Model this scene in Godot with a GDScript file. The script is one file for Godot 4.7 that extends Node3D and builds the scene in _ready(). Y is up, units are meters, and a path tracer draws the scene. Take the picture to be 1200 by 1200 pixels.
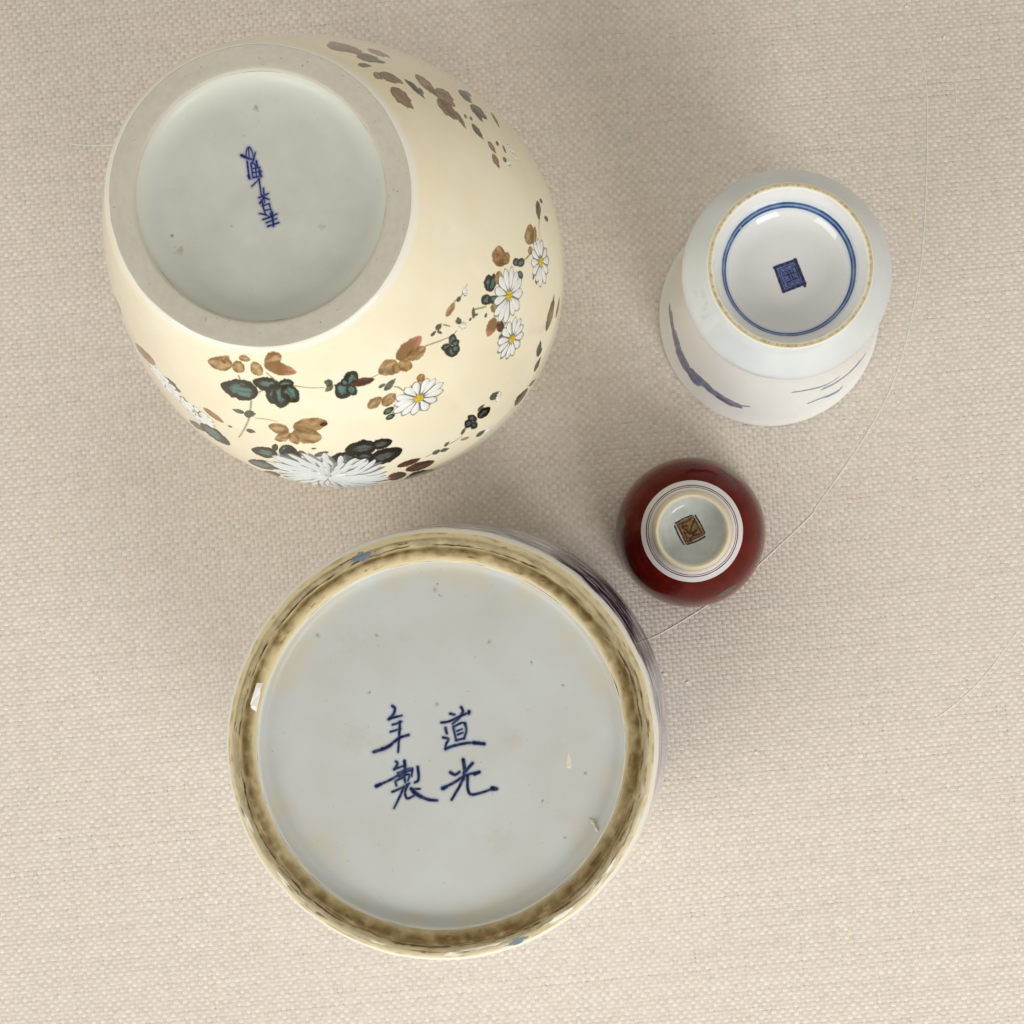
extends Node3D
# Four porcelain pieces stand upside down on a linen cloth, seen from straight above. Metres, y up.

const LEAVES := [
	["b",1608.3,49.6,1661.2,61,-8.3,-24.8], ["b",1615.2,42.6,1623,30.1,-10.4,-13.5], ["b",1604.2,42.1,1588.6,62.8,12.1,17.1], ["b",1587.9,22.8,1564.5,24.8,3.8,8.8],
	["b",1547.8,39.5,1574,63,3.6,-18], ["b",1538.9,32,1498.1,16,1.5,16.8], ["p",1540,35.1,1487.8,65,9.5,16.9], ["d",1580.4,131,1649.7,129.7,-13.6,-38.6],
	["d",1531.5,103.2,1579.6,90,-9.7,-23.5], ["d",1535,101.6,1502.9,92.6,3.2,17.9], ["d",1531.2,98.3,1564.9,160.4,13.3,-14.7], ["d",1526.1,98.5,1551.8,174.9,17.4,-2.8],
	["d",1527.1,101.8,1513.5,152.1,16.6,19.1], ["g",1624.7,218.2,1645.4,218.4,-3.1,-10], ["g",1625.6,223,1602.7,210.5,3.4,16.6], ["b",1558.7,263.6,1589.5,250.9,-7.3,-23.2],
	["b",1559,272.6,1591.2,310.6,-1.1,-21.6], ["b",1547.4,244.9,1487.8,234.4,5.6,28.1], ["b",1555.3,271.9,1511.3,291,9.8,33.7], ["b",1559,272.6,1555.1,318.3,9.1,14.4],
	["d",1602.5,391.6,1645.7,400.8,-8.1,-35.4], ["d",1596.3,369,1565.8,345.5,4.8,30.9], ["d",1594.1,351.8,1604.5,352.9,-4.7,-20.1], ["d",1597,385.9,1567.5,405.2,14.7,55.7],
	["g",1565.5,360.8,1552,368.3,3.6,13.6], ["g",1541.3,372.5,1516.7,358.4,1.6,11.3], ["g",1547.5,412.2,1527.9,411.8,2.3,11.6], ["g",1567,428.7,1552.8,422.5,1,5.6],
	["g",1539.3,339.3,1530.3,336.5,0.8,4.4], ["d",1669.6,510.1,1614,475.6,8.4,40.6], ["d",1658.5,581,1624.4,545,7.5,37.5], ["g",1636.1,297.2,1619.7,295,3,11.4],
	["p",1866.6,296.1,1806.3,255.9,11.9,40.3], ["g",1792.1,280.3,1752.7,279.8,7.6,24.8], ["g",1757.1,308.6,1747.3,306.8,3,10.3], ["b",1708.4,278.1,1675.9,303.8,5.1,15.4],
	["g",1764.7,459.8,1735.4,454.8,9,36.1], ["d",1735.1,405.8,1687.2,437,12.9,47.8], ["g",1737.5,571.5,1720.6,575.3,4.9,21.6], ["b",1840.1,503.5,1813.1,530.5,-0.3,-0.8],
	["b",1808.3,534,1780.8,553.8,-0.5,-0.6], ["m",1960.9,308.8,1905.4,264,16.4,63.3], ["m",1927.8,371.8,1882.4,386.7,8.9,37], ["g",1669.7,311.2,1662,309.5,1.6,6],
	["g",1439.7,119.6,1450.5,106,-5.8,-9.2], ["g",1440.8,122.5,1459.4,134.3,0.6,-8.5], ["d",1418.3,132.3,1389.2,110.2,-3.7,17.7], ["d",1416.7,133.4,1446.8,161.1,4.8,-22.1],
	["d",1417.3,136.7,1416.1,171.6,10.1,5.3], ["r",1413.1,134.5,1372.2,151.7,3.6,11.8], ["d",1416.7,133.4,1421.6,115.9,-8.5,-7.8], ["p",1318.2,140,1258.1,141.1,0.9,20.5],
	["b",1304.2,157.8,1267.3,169.4,2.7,16.9], ["b",1321.6,150.1,1358.8,142,-4.1,-22.3], ["b",1320.3,151.9,1308.5,183.9,11,11.6], ["b",1323,152.5,1338.3,169.7,4.3,-10.7],
	["g",1247,161.1,1233.8,163.7,0.3,4.4], ["g",1232.3,161.8,1217.7,163.7,0.1,7.7], ["g",1232.6,165.9,1230.9,181.1,2.7,0.6], ["b",1202.8,164,1173.9,164.6,-0.6,8.6],
	["g",1170.4,170.3,1159.5,173.2,-0,6.1], ["g",1200.1,207.4,1191.5,194,-3.9,7.4], ["g",1185.1,229.4,1178.9,230.9,-0,3.9], ["g",1178,238.1,1162.6,223,-1.7,4.9],
	["g",1172.6,236.6,1167,244.9,1.2,3], ["g",1165.3,270.8,1157.9,267.6,-0.8,4.2], ["d",1237.6,229.1,1251,205,-5.1,-8.9], ["d",1237.3,224.5,1250.4,248.7,8.8,-16.5],
	["d",1234.8,225.2,1219.1,208.3,-4,11.1], ["d",1237.6,229.1,1234,253.3,8,3.6], ["d",1234.8,225.2,1221.5,233.7,1.7,10.3], ["p",1156.6,301.1,1188.2,306.4,1.9,-17.1],
	["r",1170.5,340.4,1154.5,321.8,-4,14.3], ["g",1182.3,352.9,1169.9,349.2,-1,8], ["d",1124.9,252.6,1100.7,233.7,-5.4,17.2], ["d",1123.9,255.9,1094.4,250.4,-2.2,12.1],
	["d",1130.4,259,1149.1,243,-2.1,-16.3], ["d",1129.1,263.8,1137.3,283.1,7.5,-14.1], ["b",1149.9,294.5,1136.5,280.7,-4.2,13.8], ["b",1107.1,273.9,1086,266.9,-3.6,16.6],
	["b",1075.4,277.4,1058.2,237.7,-9.8,18.5], ["b",1073.4,278.3,1050.2,288.6,-1.3,15.4], ["d",1063.4,331.6,1053.3,319.8,-4.6,14.4], ["d",1063.1,338,1047.1,350.5,-0.5,15.1],
	["d",1068.9,342.8,1079.2,356.9,3.1,-9.9], ["g",1056.8,408,1070.4,405.8,0.6,-4.9], ["g",1068.2,417.7,1073.7,426.9,1.2,-4.1], ["b",1334.4,228.7,1318.6,237.7,1,4.7],
	["b",1319.4,229.8,1303.1,223.2,-0.8,12.1], ["g",1376.3,179.3,1363,179.8,0.7,5], ["g",1371.8,194.7,1343.6,183,-0.4,9.1], ["b",1413.5,222.3,1383.4,210.7,0.4,15.7],
	["b",1391.2,232.7,1361.2,221.7,0.2,17.1], ["d",1399.1,261,1378.5,256.8,0.8,10.3], ["d",1401.2,280.7,1384.7,279.2,1,9.2], ["r",1501.9,240.3,1488.3,240.1,1.7,7.8],
	["g",1262,459.8,1243.7,466.4,0.5,14.6], ["k",1294.4,476.7,1270.7,484.2,1,20.5], ["g",1287.2,455,1272.7,455,0.1,7.7], ["k",1309.7,485.1,1311.9,451.3,-7.5,-7.4],
	["k",1305,469.5,1295.9,454.6,-3.1,20.2], ["k",1307.3,477.2,1306.4,511.4,6.5,4.5], ["g",1331,491.4,1316.7,473.6,-0.5,7.2], ["b",1337.3,512.7,1324.7,528.3,0.9,6.3],
	["g",1317.3,551.1,1300.9,553.3,0.5,11.9], ["g",1383.1,498.9,1369.9,499.8,0.9,10.2], ["g",1371.5,506.6,1358.3,516,1.2,9.1], ["g",1361.9,494.3,1351.2,487.5,0.1,6.9],
	["k",1442.7,367.2,1490.1,356.2,-6.7,-34.2], ["k",1448.3,362.1,1416.7,368.3,3.9,23], ["k",1482.3,398.4,1520.8,390,-6.2,-30.4], ["k",1481.7,392.9,1455,406.5,4.2,20.1],
	["k",1469.3,426.9,1413.1,417.7,4.3,35], ["k",1489.7,429.5,1474.3,432.8,2.9,16], ["r",1438.4,491.6,1401.6,493.4,1.8,15.1], ["r",1432.1,526.1,1388.9,540.1,3.1,25.1],
	["r",1464.2,547.6,1435.5,550.7,3.7,27.7], ["k",1446.2,602.3,1400.5,618.1,5.6,50.5], ["g",1527.5,359.1,1515.6,356.4,1.1,6.1], ["m",1126.7,531.6,1071.6,529.2,-1.8,16],
	["m",1100.7,570.7,1068.6,569.1,-1,8.8], ["g",1166.2,540.4,1143.8,521.1,-1.7,13.3], ["g",1166.2,540.4,1151.4,545.6,-0.3,6.4], ["g",1186.8,565,1163,558.6,-0.8,11.4],
	["r",1208.8,593.9,1193.3,620,-0.4,16.9], ["r",1244.3,592.4,1211.8,594.1,-0.6,32.3], ["m",616.1,72.4,654.4,147.1,17.4,-41.2], ["g",671.3,85.8,697.6,151.9,10.9,-23.7],
	["m",645.5,187.9,677.3,219.5,9.4,-27], ["g",701.1,40.4,708.5,78.8,7,-11.6], ["m",729,56,748.4,59,7.6,-16.5], ["m",730.3,72.6,758.2,119.6,12,-23],
	["m",772.4,59,824.9,73.7,13,-27.1], ["g",745.6,142.7,794.5,146.4,4.7,-12.1], ["g",766.5,162.4,783.6,157.4,3.3,-9.9], ["m",729.7,213.8,780.3,212.9,9.7,-28.5],
	["m",763.2,236.2,802.4,251.5,13.8,-40.3], ["m",788.6,202.6,833.9,214.2,10.8,-30.3], ["m",813.4,233.3,849,230.2,3.7,-11.9], ["g",753.2,365.2,772.1,385.2,8.6,-29.8],
	["g",786.8,350.1,812.4,380.1,9.9,-32.8], ["g",834.7,272.6,862.1,285.3,4.7,-14.6], ["g",788.2,456.3,822.3,425.1,3.1,-13.5], ["m",862.7,305.3,884.4,313.2,3.7,-12.2],
	["m",886.9,295.2,911,300.3,3.9,-13.6], ["g",857,348.3,865.7,345.9,2,-8.2], ["g",861.5,372,876,367,1.5,-6.3], ["g",885.9,342.6,894.6,346.1,2.4,-8.6],
	["g",816,268.6,825.2,263.8,1.7,-6.6], ["g",818.1,288.2,826.8,285.8,1.9,-6.9], ["g",941.6,452.4,973.2,439.8,2.8,-15.8], ["g",935.2,473.2,941.6,479.4,2.2,-9.1],
	["g",960.3,482,967.6,492.1,2.6,-10.8], ["b",1021.2,377.3,987.3,388.5,-3.7,24.3], ["b",1017.7,397.7,987.5,411.3,-1.7,11.9], ["b",1035.8,382.8,1022.6,382.3,-2,11.1],
	["b",1077.2,269.7,1047.9,251.3,-6.9,23.2], ["b",1071.4,279.4,1059.2,287.3,-0.4,14.4], ["m",616.5,119.6,667.4,112.2,12.9,-34.3], ["g",662.4,116.1,680.8,156.5,6.1,-14.4],
	["m",604.9,110,643.7,114.8,10.7,-28.2], ["m",625.5,127.5,664.4,125.5,6.1,-16.5], ["g",750.9,150.3,781,145.3,4.9,-13.6], ["m",795.6,204.6,837.9,235.5,6.6,-17.2],
	["g",759.9,362.1,780.7,370.7,7.3,-25.7], ["g",794.9,349.2,823.3,339.1,4.4,-16.6], ["g",749.5,405.8,761,416.8,5.3,-19.4], ["m",757.6,210.7,784.1,209.6,4.7,-14.1],
	["m",730.1,99.6,753,108,5.5,-12.5],
]
const STEMS := [
	{"line": [1594,138.7,1609.2,197.5,1622.9,246.7,1659,355.3]},
	{"line": [1584.6,132.1,1559.1,110,1530.9,95]},
	{"line": [1505,101,1481.3,113,1456.7,122]},
	{"line": [1603.6,80.1,1603.2,103.4,1587.8,129.5]},
	{"line": [1606.6,228.9,1587.5,224.8,1570.1,227.8]},
	{"line": [1544,59.7,1536.8,75.5,1528.8,88.5]},
	{"line": [1440.8,122.5,1426.4,127.1,1416.7,133.4]},
	{"line": [1375.4,144.6,1354.4,146.6]},
	{"line": [1265.9,167.2,1250.7,181.7,1237,195.3,1222.2,208.3,1212,211.6]},
	{"line": [1216.8,170.3,1212.4,188.3]},
	{"line": [1172.3,163.3,1159.7,174.7,1134.5,178.4]},
	{"line": [1165.6,225.6,1149,259.4]},
	{"line": [1354,200.4,1349.8,210,1348.1,225.4]},
	{"line": [1352.9,498.4,1343.6,499.5,1332.2,500.4]},
	{"line": [1392.9,498.2,1382.1,498]},
	{"line": [973,441.2,984.2,432.4,1000.5,432.4]},
	{"line": [1030.9,387.6,1045.1,364.6,1051.9,347]},
]
const FLOWERS := [
	["F",2.36055,0.0973,0.0062,12,1],
	["F",2.38672,0.0994,0.004,10,1],
	["F",2.17406,0.09268,0.0062,12,1],
	["F",2.26854,0.09607,0.003,7,1],
	["W",0.40227,0.1156,0.0021,4,0],
	["W",0.51362,0.11035,0.0021,4,0],
	["F",0.2733,0.09592,0.0076,13,0],
	["F",0.44491,0.08641,0.0066,12,0],
	["F",0.04249,0.08068,0.0066,12,0],
	["F",0.96232,0.10261,0.0076,13,0],
	["W",0.67768,0.07365,0.0026,5,0],
	["W",0.83125,0.06363,0.0022,4,0],
	["F",1.59078,0.0732,0.0175,26,2],
	["W",-0.51308,0.08356,0.0024,4,0],
	["W",-0.38516,0.09046,0.0022,4,0],
	["W",-0.46495,0.08335,0.0018,4,0],
]
const POT_MARK := [
	["n",0.72,[-15.07,-11.25,-14.35,-10.54,-14.71,-8.93,-16.14,-7.32]],
	["n",0.61,[-16.14,-7.32,-14.71,-7.85,-12.31,-8.39]],
	["n",0.57,[-14.96,-5.71,-13.63,-6.14,-12.38,-6.64]],
	["n",0.54,[-15.60,-3.63,-14.17,-4.06,-12.67,-4.49]],
	["n",0.64,[-12.81,-6.60,-13.03,-2.84,-13.35,2.35]],
	["n",0.79,[-20.61,2.35,-16.68,1.02,-13.10,-1.77,-10.23,-2.66]],
	["n",0.79,[-18.11,1.45,-16.68,0.92,-15.24,0.09]],
	["n",0.72,[2.12,-8.93,3.26,-8.71]],
	["n",0.72,[5.34,-10.90,5.80,-9.64,4.80,-7.85,2.83,-6.06]],
	["n",0.61,[-0.57,-6.35,1.76,-6.71,4.80,-8.14,7.74,-9.36]],
	["n",0.79,[7.66,-9.64,7.59,-8.93]],
	["n",0.64,[2.94,-5.17,3.37,-3.20,3.80,-1.05]],
	["n",0.54,[3.37,-5.28,5.52,-6.28,6.59,-6.06]],
	["n",0.64,[6.41,-6.14,6.81,-3.92,6.16,-1.59]],
	["n",0.50,[4.08,-3.84,5.59,-4.45]],
	["n",0.50,[4.26,-2.77,5.80,-3.34]],
	["n",0.57,[3.80,-1.12,6.23,-1.70]],
	["n",0.72,[0.68,-4.70,1.04,-3.13]],
	["n",0.64,[-0.03,-1.95,1.51,-1.48,0.86,0.02,0.68,1.45]],
	["n",0.72,[0.68,1.45,3.37,0.45,7.66,-0.34,12.14,-0.05]],
	["n",0.93,[9.10,-0.34,12.07,-0.05]],
	["n",0.64,[-13.99,5.21,-13.53,5.82,-14.53,7.54]],
	["n",0.57,[-14.53,7.47,-11.31,6.29]],
	["n",0.79,[-11.49,5.03,-11.31,7.18,-11.45,10.40]],
	["n",0.54,[-13.45,8.61,-9.88,7.18]],
	["n",0.64,[-19.72,12.48,-15.60,10.58,-13.10,9.15,-9.52,7.72]],
	["n",0.86,[-19.83,12.48,-18.47,11.83]],
	["n",0.57,[-14.17,11.12,-13.88,12.37]],
	["n",0.54,[-13.10,9.61,-10.16,9.04,-10.52,10.94]],
	["n",0.54,[-11.49,10.40,-11.24,11.48]],
	["n",0.57,[-13.81,10.76,-11.66,9.76]],
	["n",0.57,[-9.16,7.25,-9.34,9.51]],
	["n",0.72,[-7.55,6.82,-7.30,10.40,-8.44,11.40]],
	["n",0.61,[-15.07,14.16,-12.38,12.98,-10.05,11.65]],
	["n",0.61,[-11.66,12.73,-12.81,15.41,-14.60,18.99]],
	["n",0.64,[-10.52,12.01,-11.31,14.34,-10.66,16.13,-8.44,15.13]],
	["n",0.64,[-9.52,13.44,-6.94,13.27]],
	["n",0.86,[-9.52,13.27,-7.73,14.98,-4.51,16.41,-1.82,16.70]],
	["n",1.07,[-8.80,14.16,-6.65,15.59]],
	["n",0.93,[5.87,4.67,6.30,7.18,5.95,10.40]],
	["n",0.79,[2.12,8.43,3.55,9.04,4.80,8.25]],
	["n",0.79,[8.67,5.68,7.66,6.82,6.77,8.07]],
	["n",0.72,[-0.03,13.09,3.37,11.30,6.59,9.33,10.60,8.25]],
	["n",1.00,[-0.14,13.09,0.86,12.62]],
	["n",0.93,[9.27,8.90,10.60,8.33]],
	["n",0.72,[5.87,10.04,4.80,12.55,2.47,16.49]],
	["n",0.72,[7.23,9.33,7.23,12.91,8.13,14.91,11.24,14.41,14.11,13.44]],
	["n",1.22,[14.47,13.19,15.72,13.27]],
]
const VASE_MARK := [
	["n",0.66,[-6.21,-11.26,-4.55,-10.52]],
	["n",0.44,[-4.55,-10.52,-3.28,-10.23]],
	["n",0.27,[-5.16,-11.45,-4.92,-12.67,-4.38,-13.29,-3.77,-12.55,-3.20,-10.23]],
	["n",0.27,[-2.84,-11.99,-3.28,-10.23,-3.62,-9.25]],
	["n",0.24,[-4.50,-12.92,-4.35,-10.84]],
	["n",0.39,[-4.84,-9.74,-4.60,-7.54,-4.31,-5.58]],
	["n",0.54,[-4.50,-6.31,-4.26,-5.58]],
	["n",0.34,[-3.94,-9.37,-3.45,-5.70]],
	["n",0.32,[-3.57,-9.49,-1.98,-8.15,-1.37,-6.07]],
	["n",0.29,[-3.57,-8.03,-1.74,-8.32]],
	["n",0.29,[-3.45,-7.05,-1.32,-7.34]],
	["n",0.34,[-3.33,-5.83,-1.32,-6.19]],
	["n",0.39,[-2.59,-9.86,-2.35,-8.39]],
	["n",0.29,[-2.84,-9.01,-2.59,-6.02]],
	["n",0.34,[-1.98,-7.54,-1.74,-6.31]],
	["n",0.32,[-3.69,-3.70,-1.98,-5.41]],
	["n",0.34,[-1.98,-5.58,-1.74,-3.87,-1.47,-1.91]],
	["n",0.37,[-0.88,-3.18,-0.76,-1.67,-0.59,0.29]],
	["n",0.34,[-1.98,-0.88,0.34,-1.91]],
	["n",0.49,[-1.74,0.41,-0.76,-0.93]],
	["n",0.34,[-0.64,-0.93,0.49,-0.44]],
	["n",0.34,[-1.37,-1.67,-0.64,-0.69]],
	["n",0.37,[-1.13,0.29,-0.83,1.76,-0.34,3.22]],
	["n",0.32,[-1.13,1.15,0.59,0.58]],
	["n",0.32,[0.54,0.66,1.12,2.78]],
	["n",0.29,[-0.51,2.25,0.88,1.95]],
	["n",0.32,[-1.81,3.03,-0.39,3.32,0.95,3.96]],
	["n",0.39,[-1.00,4.50,0.59,3.96,2.42,3.13]],
	["n",0.37,[-0.15,5.30,2.42,4.28]],
	["n",0.42,[0.22,6.16,1.57,5.72,2.91,5.23]],
	["n",0.44,[1.27,2.69,1.61,6.16]],
	["n",0.34,[0.83,2.98,1.37,4.33]],
]
const CUP_MARK := [
	["f",0.28,[-3.32,-1.39,2.01,-3.43,4.80,2.92,-1.00,5.24]],
	["n",0.83,[-3.88,-1.58,2.34,-3.80]],
	["n",0.93,[2.25,-3.89,5.12,3.25]],
	["n",0.74,[5.12,3.85,5.12,2.69]],
	["n",0.83,[5.12,3.06,-1.19,5.57]],
	["n",0.74,[-1.19,5.57,-3.78,-1.58]],
	["h",0.23,[-2.62,-1.02,1.78,-2.69]],
	["h",0.23,[1.78,-2.60,4.19,2.69]],
	["h",0.23,[4.10,2.69,-0.63,4.55]],
	["h",0.23,[-0.63,4.55,-2.62,-1.02]],
	["h",0.28,[-1.56,-0.09,0.62,-0.88]],
	["h",0.28,[-1.47,0.14,-0.77,2.23]],
	["h",0.28,[-0.77,2.32,0.85,1.67]],
	["h",0.28,[1.32,-1.02,2.15,0.84]],
	["h",0.28,[1.78,1.53,2.80,1.11]],
	["h",0.28,[-0.07,3.16,2.34,2.32]],
	["n",0.46,[-0.07,-0.32,1.09,2.23]],
	["n",0.46,[0.62,-0.79,1.78,2.00]],
	["n",0.42,[-0.77,0.84,2.25,-0.18]],
	["n",0.42,[-0.07,2.69,3.17,1.49]],
	["n",0.42,[2.25,-1.95,3.64,1.76]],
]
const RED_MARK := [
	["o",0.19,[-5.46,-2.48,0.42,-5.12,4.16,1.07,-2.07,4.37]],
	["b",0.39,[-4.75,-1.93,-1.74,-3.32]],
	["b",0.39,[-4.49,-1.44,-2.07,3.40]],
	["b",0.34,[-1.58,3.40,3.42,1.30]],
	["b",0.34,[0.68,-4.03,2.94,0.33]],
	["k",0.48,[-5.46,-2.57,-2.87,-4.03,-0.10,-5.16]],
	["k",0.55,[1.00,-5.06,2.61,-2.41,4.10,0.56]],
	["k",0.55,[4.10,1.78,1.32,3.24,-1.58,4.30]],
	["k",0.55,[-5.65,-1.70,-4.16,1.78,-2.68,4.30]],
	["b",0.58,[-3.03,-2.41,-3.13,-1.28,-2.07,-1.83,-1.42,-1.70]],
	["b",0.53,[-3.20,-1.12,-1.58,-0.15,-2.07,0.81]],
	["b",0.53,[0.52,-3.38,-0.29,-1.12,-1.10,0.49]],
	["b",0.58,[-1.10,0.49,-0.29,0.81,1.32,-0.48]],
	["b",0.58,[-0.29,0.17,0.19,1.46,-0.61,2.43]],
	["b",0.48,[1.48,-0.48,0.35,1.30,2.61,0.81]],
	["b",0.48,[-0.94,2.11,-0.29,3.40]],
	["b",0.44,[-2.55,0.17,-1.58,2.43]],
	["b",0.44,[-0.29,-4.35,-1.58,-3.06]],
]
const CUP_PAINT := [
	["l",8,[2.2,436.9,-14,431.7,-30.4,426.8]],
	["m",14,[1008.8,423.7,985.1,423.8,961,426.1]],
	["m",22,[972.5,421.2,946,435.8,925.1,442.7]],
	["m",26,[941.7,436.3,919.5,439.3,903.9,428.3]],
	["d",14,[918.3,443.8,903.8,454,898.5,445.2]],
	["m",22,[903.9,428.3,883.1,424.3,865.3,428.2]],
	["m",18,[875,427.6,851.4,429.8,825.7,430.2]],
	["d",10,[854.9,436.9,836.8,442.2,820.7,438.8]],
	["l",5,[825.4,432.8,806.5,418.9]],
	["l",5,[736.6,311.5,710.1,325.2,677.1,353.2,651.7,366.2]],
	["l",6,[681.5,369.9,651.7,393.1,623.8,412.2,601.1,426.3]],
	["m",6,[672,441,653.3,456.1,645.6,453.7]],
	["l",4,[707,422.4,685.5,428.1,662.8,450.3]],
	["l",5,[623.8,412.2,605,429.2,583.1,448.1]],
]
const FILAMENTS := [
	{"line": [137.9,-185.7,138.5,-178.2,141.5,-170.8,145.4,-152.8,146.1,-134.8,145.1,-101.8,142.4,-77.9,135.5,-49.4,124.4,-26.9,107.9,-3.0,104.9,1.5,90.0,15.6,78.6,25.8,66.0,34.5,52.5,42.6,45.6,45.6]},
	{"line": [177.4,42.6,175.6,45.0,169.3,53.9,161.9,62.3,153.5,69.5,148.7,72.8]},
	{"line": [-154.5,-129.4,-147.3,-129.1,-138.6,-129.3]},
	{"line": [154.1,-154.6,155.9,-149.8,156.2,-142.3]},
]
const LINT := [
	Vector2(0.1388, -0.1779),
	Vector2(0.1520, -0.1672),
	Vector2(0.0534, 0.0569),
	Vector2(0.1358, -0.0389),
	Vector2(0.0858, 0.0845),
	Vector2(0.0615, 0.0599),
]
const CHIP_A := [Vector2(0.03701, 0.00086), Vector2(0.03782, 0.00354), Vector2(0.03847, 0.00592), Vector2(0.03782, 0.00794), Vector2(0.03625, 0.00809), Vector2(0.03600, 0.00592)]
const CHIP_B := [Vector2(0.04320, 0.02213), Vector2(0.04450, 0.02254), Vector2(0.04544, 0.02449), Vector2(0.04650, 0.02625), Vector2(0.04603, 0.02726), Vector2(0.04485, 0.02525), Vector2(0.04379, 0.02372)]
const CHIP_C := [Vector2(-0.05381, -0.02006), Vector2(-0.05175, -0.01912), Vector2(-0.05287, -0.01537), Vector2(-0.05412, -0.00975), Vector2(-0.05631, -0.00944), Vector2(-0.05662, -0.01038), Vector2(-0.05537, -0.01475)]
const VASE_AT := Vector3(-0.04370, 0, -0.07247)
const POT_AT := Vector3(-0.01162, 0, 0.07075)
const CUP_AT := Vector3(0.09040, 0, -0.06889)
const RED_AT := Vector3(0.06271, 0, 0.00724)
const CUP_SIDE := [Vector2(0.02420, 0.07970), Vector2(0.02620, 0.07720), Vector2(0.02900, 0.07320), Vector2(0.03080, 0.07020), Vector2(0.03140, 0.06780), Vector2(0.03110, 0.06550), Vector2(0.03010, 0.06180), Vector2(0.02940, 0.05600), Vector2(0.02930, 0.04800), Vector2(0.03020, 0.03800), Vector2(0.03180, 0.02700), Vector2(0.03400, 0.01600), Vector2(0.03660, 0.00600), Vector2(0.03850, 0.00120)]
const VASE_A := 0.0666
const VASE_C := 0.0605
const VASE_P := 1.28
const VASE_B := 0.133
const VASE_H := 0.140
const POT_H := 0.075
const CUP_H := 0.080
const RED_H := 0.042

var rng := RandomNumberGenerator.new()
var fine := FastNoiseLite.new()
var broad := FastNoiseLite.new()


func _ready() -> void:
	rng.seed = 77
	# camera: a shifted lens that looks straight down
	var cam := Camera3D.new()
	cam.name = "camera"
	cam.projection = Camera3D.PROJECTION_FRUSTUM
	cam.near = 0.05
	cam.far = 20.0
	cam.size = 0.36 * 0.05 / 0.45
	cam.frustum_offset = Vector2(-0.0555, 0.0135) * (0.05 / 0.45)
	cam.position = Vector3(0.0555, 0.45, 0.0135)
	cam.basis = Basis(Vector3.RIGHT, Vector3.FORWARD, Vector3.UP)
	add_child(cam)
	cam.current = true
	# even light from all around, two unseen soft boxes lighting the porcelain, the exposure
	var env := Environment.new()
	env.background_mode = Environment.BG_COLOR
	env.background_color = Color(0.67, 0.655, 0.615)
	env.background_energy_multiplier = 1.30
	env.tonemap_mode = Environment.TONE_MAPPER_LINEAR
	env.tonemap_exposure = 0.93
	env.sdfgi_enabled = true
	env.ssao_enabled = true
	env.ssil_enabled = true
	var we := WorldEnvironment.new()
	we.name = "surroundings"
	we.environment = env
	add_child(we)
	soft_box("unseen_left_soft_box", Vector3(-0.80, 0.64, 0.78), Vector3(-0.02, 0.03, 0.0), Vector2(0.74, 0.66), 0.66, Color(1.0, 0.995, 0.985))  # out of view, lights the vase and pot from the lower left
	soft_box("unseen_right_soft_box", Vector3(0.62, 0.57, 0.80), Vector3(0.05, 0.02, 0.0), Vector2(0.48, 0.48), 0.64, Color(1.0, 0.995, 0.985))  # out of view, lights the cups from the lower right

	fine.seed = 5
	fine.frequency = 1.0
	fine.fractal_octaves = 3
	broad.seed = 9
	broad.frequency = 1.0
	broad.fractal_octaves = 4

	build_cloth()
	build_vase()
	build_pot()
	build_white_cup()
	build_red_cup()
	build_filaments()


# ------------------------------------------------------------------ helpers

func soft_box(called: String, at: Vector3, to: Vector3, size: Vector2, energy: float, tint: Color) -> void:
	var l := AreaLight3D.new()
	l.name = called
	l.area_size = size
	l.area_normalize_energy = true
	l.light_energy = energy
	l.light_color = tint
	l.shadow_enabled = true
	l.position = at
	l.basis = Basis.looking_at(to - at, Vector3.UP)
	add_child(l)


func rgb8(r: float, g: float, b: float) -> Color:
	return Color(r / 255.0, g / 255.0, b / 255.0)


func thing(called: String, label: String, category: String, at: Vector3, group := "") -> Node3D:
	var o := Node3D.new()
	o.name = called
	o.position = at
	o.set_meta("label", label)
	o.set_meta("category", category)
	if group:
		o.set_meta("group", group)
	add_child(o, true)
	return o


func part(called: String, mesh: Mesh, mat: Material, parent: Node) -> MeshInstance3D:
	var o := MeshInstance3D.new()
	o.name = called
	o.mesh = mesh
	o.material_override = mat
	parent.add_child(o, true)
	return o


func glaze(image: Image, rough: float, spec := 0.5) -> StandardMaterial3D:
	var m := StandardMaterial3D.new()
	m.roughness = rough
	m.metallic_specular = spec
	if image:
		m.albedo_texture = ImageTexture.create_from_image(image)
	return m


func bumpy(m: StandardMaterial3D, freq: float, depth: float, sd: int) -> StandardMaterial3D:
	var n := FastNoiseLite.new()
	n.seed = sd
	n.frequency = freq
	n.fractal_octaves = 3
	var t := NoiseTexture2D.new()
	t.width = 512
	t.height = 512
	t.seamless = true
	t.noise = n
	m.heightmap_enabled = true
	m.heightmap_texture = t
	m.heightmap_scale = depth
	return m


func smooth_line(pts: Array, n: int) -> PackedVector2Array:
	var out := PackedVector2Array()
	for i in pts.size() - 1:
		var p0: Vector2 = pts[maxi(i - 1, 0)]
		var p1: Vector2 = pts[i]
		var p2: Vector2 = pts[i + 1]
		var p3: Vector2 = pts[mini(i + 2, pts.size() - 1)]
		for j in n:
			out.append(p1.cubic_interpolate(p2, p0, p3, float(j) / n))
	out.append(pts[pts.size() - 1])
	return out


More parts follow.
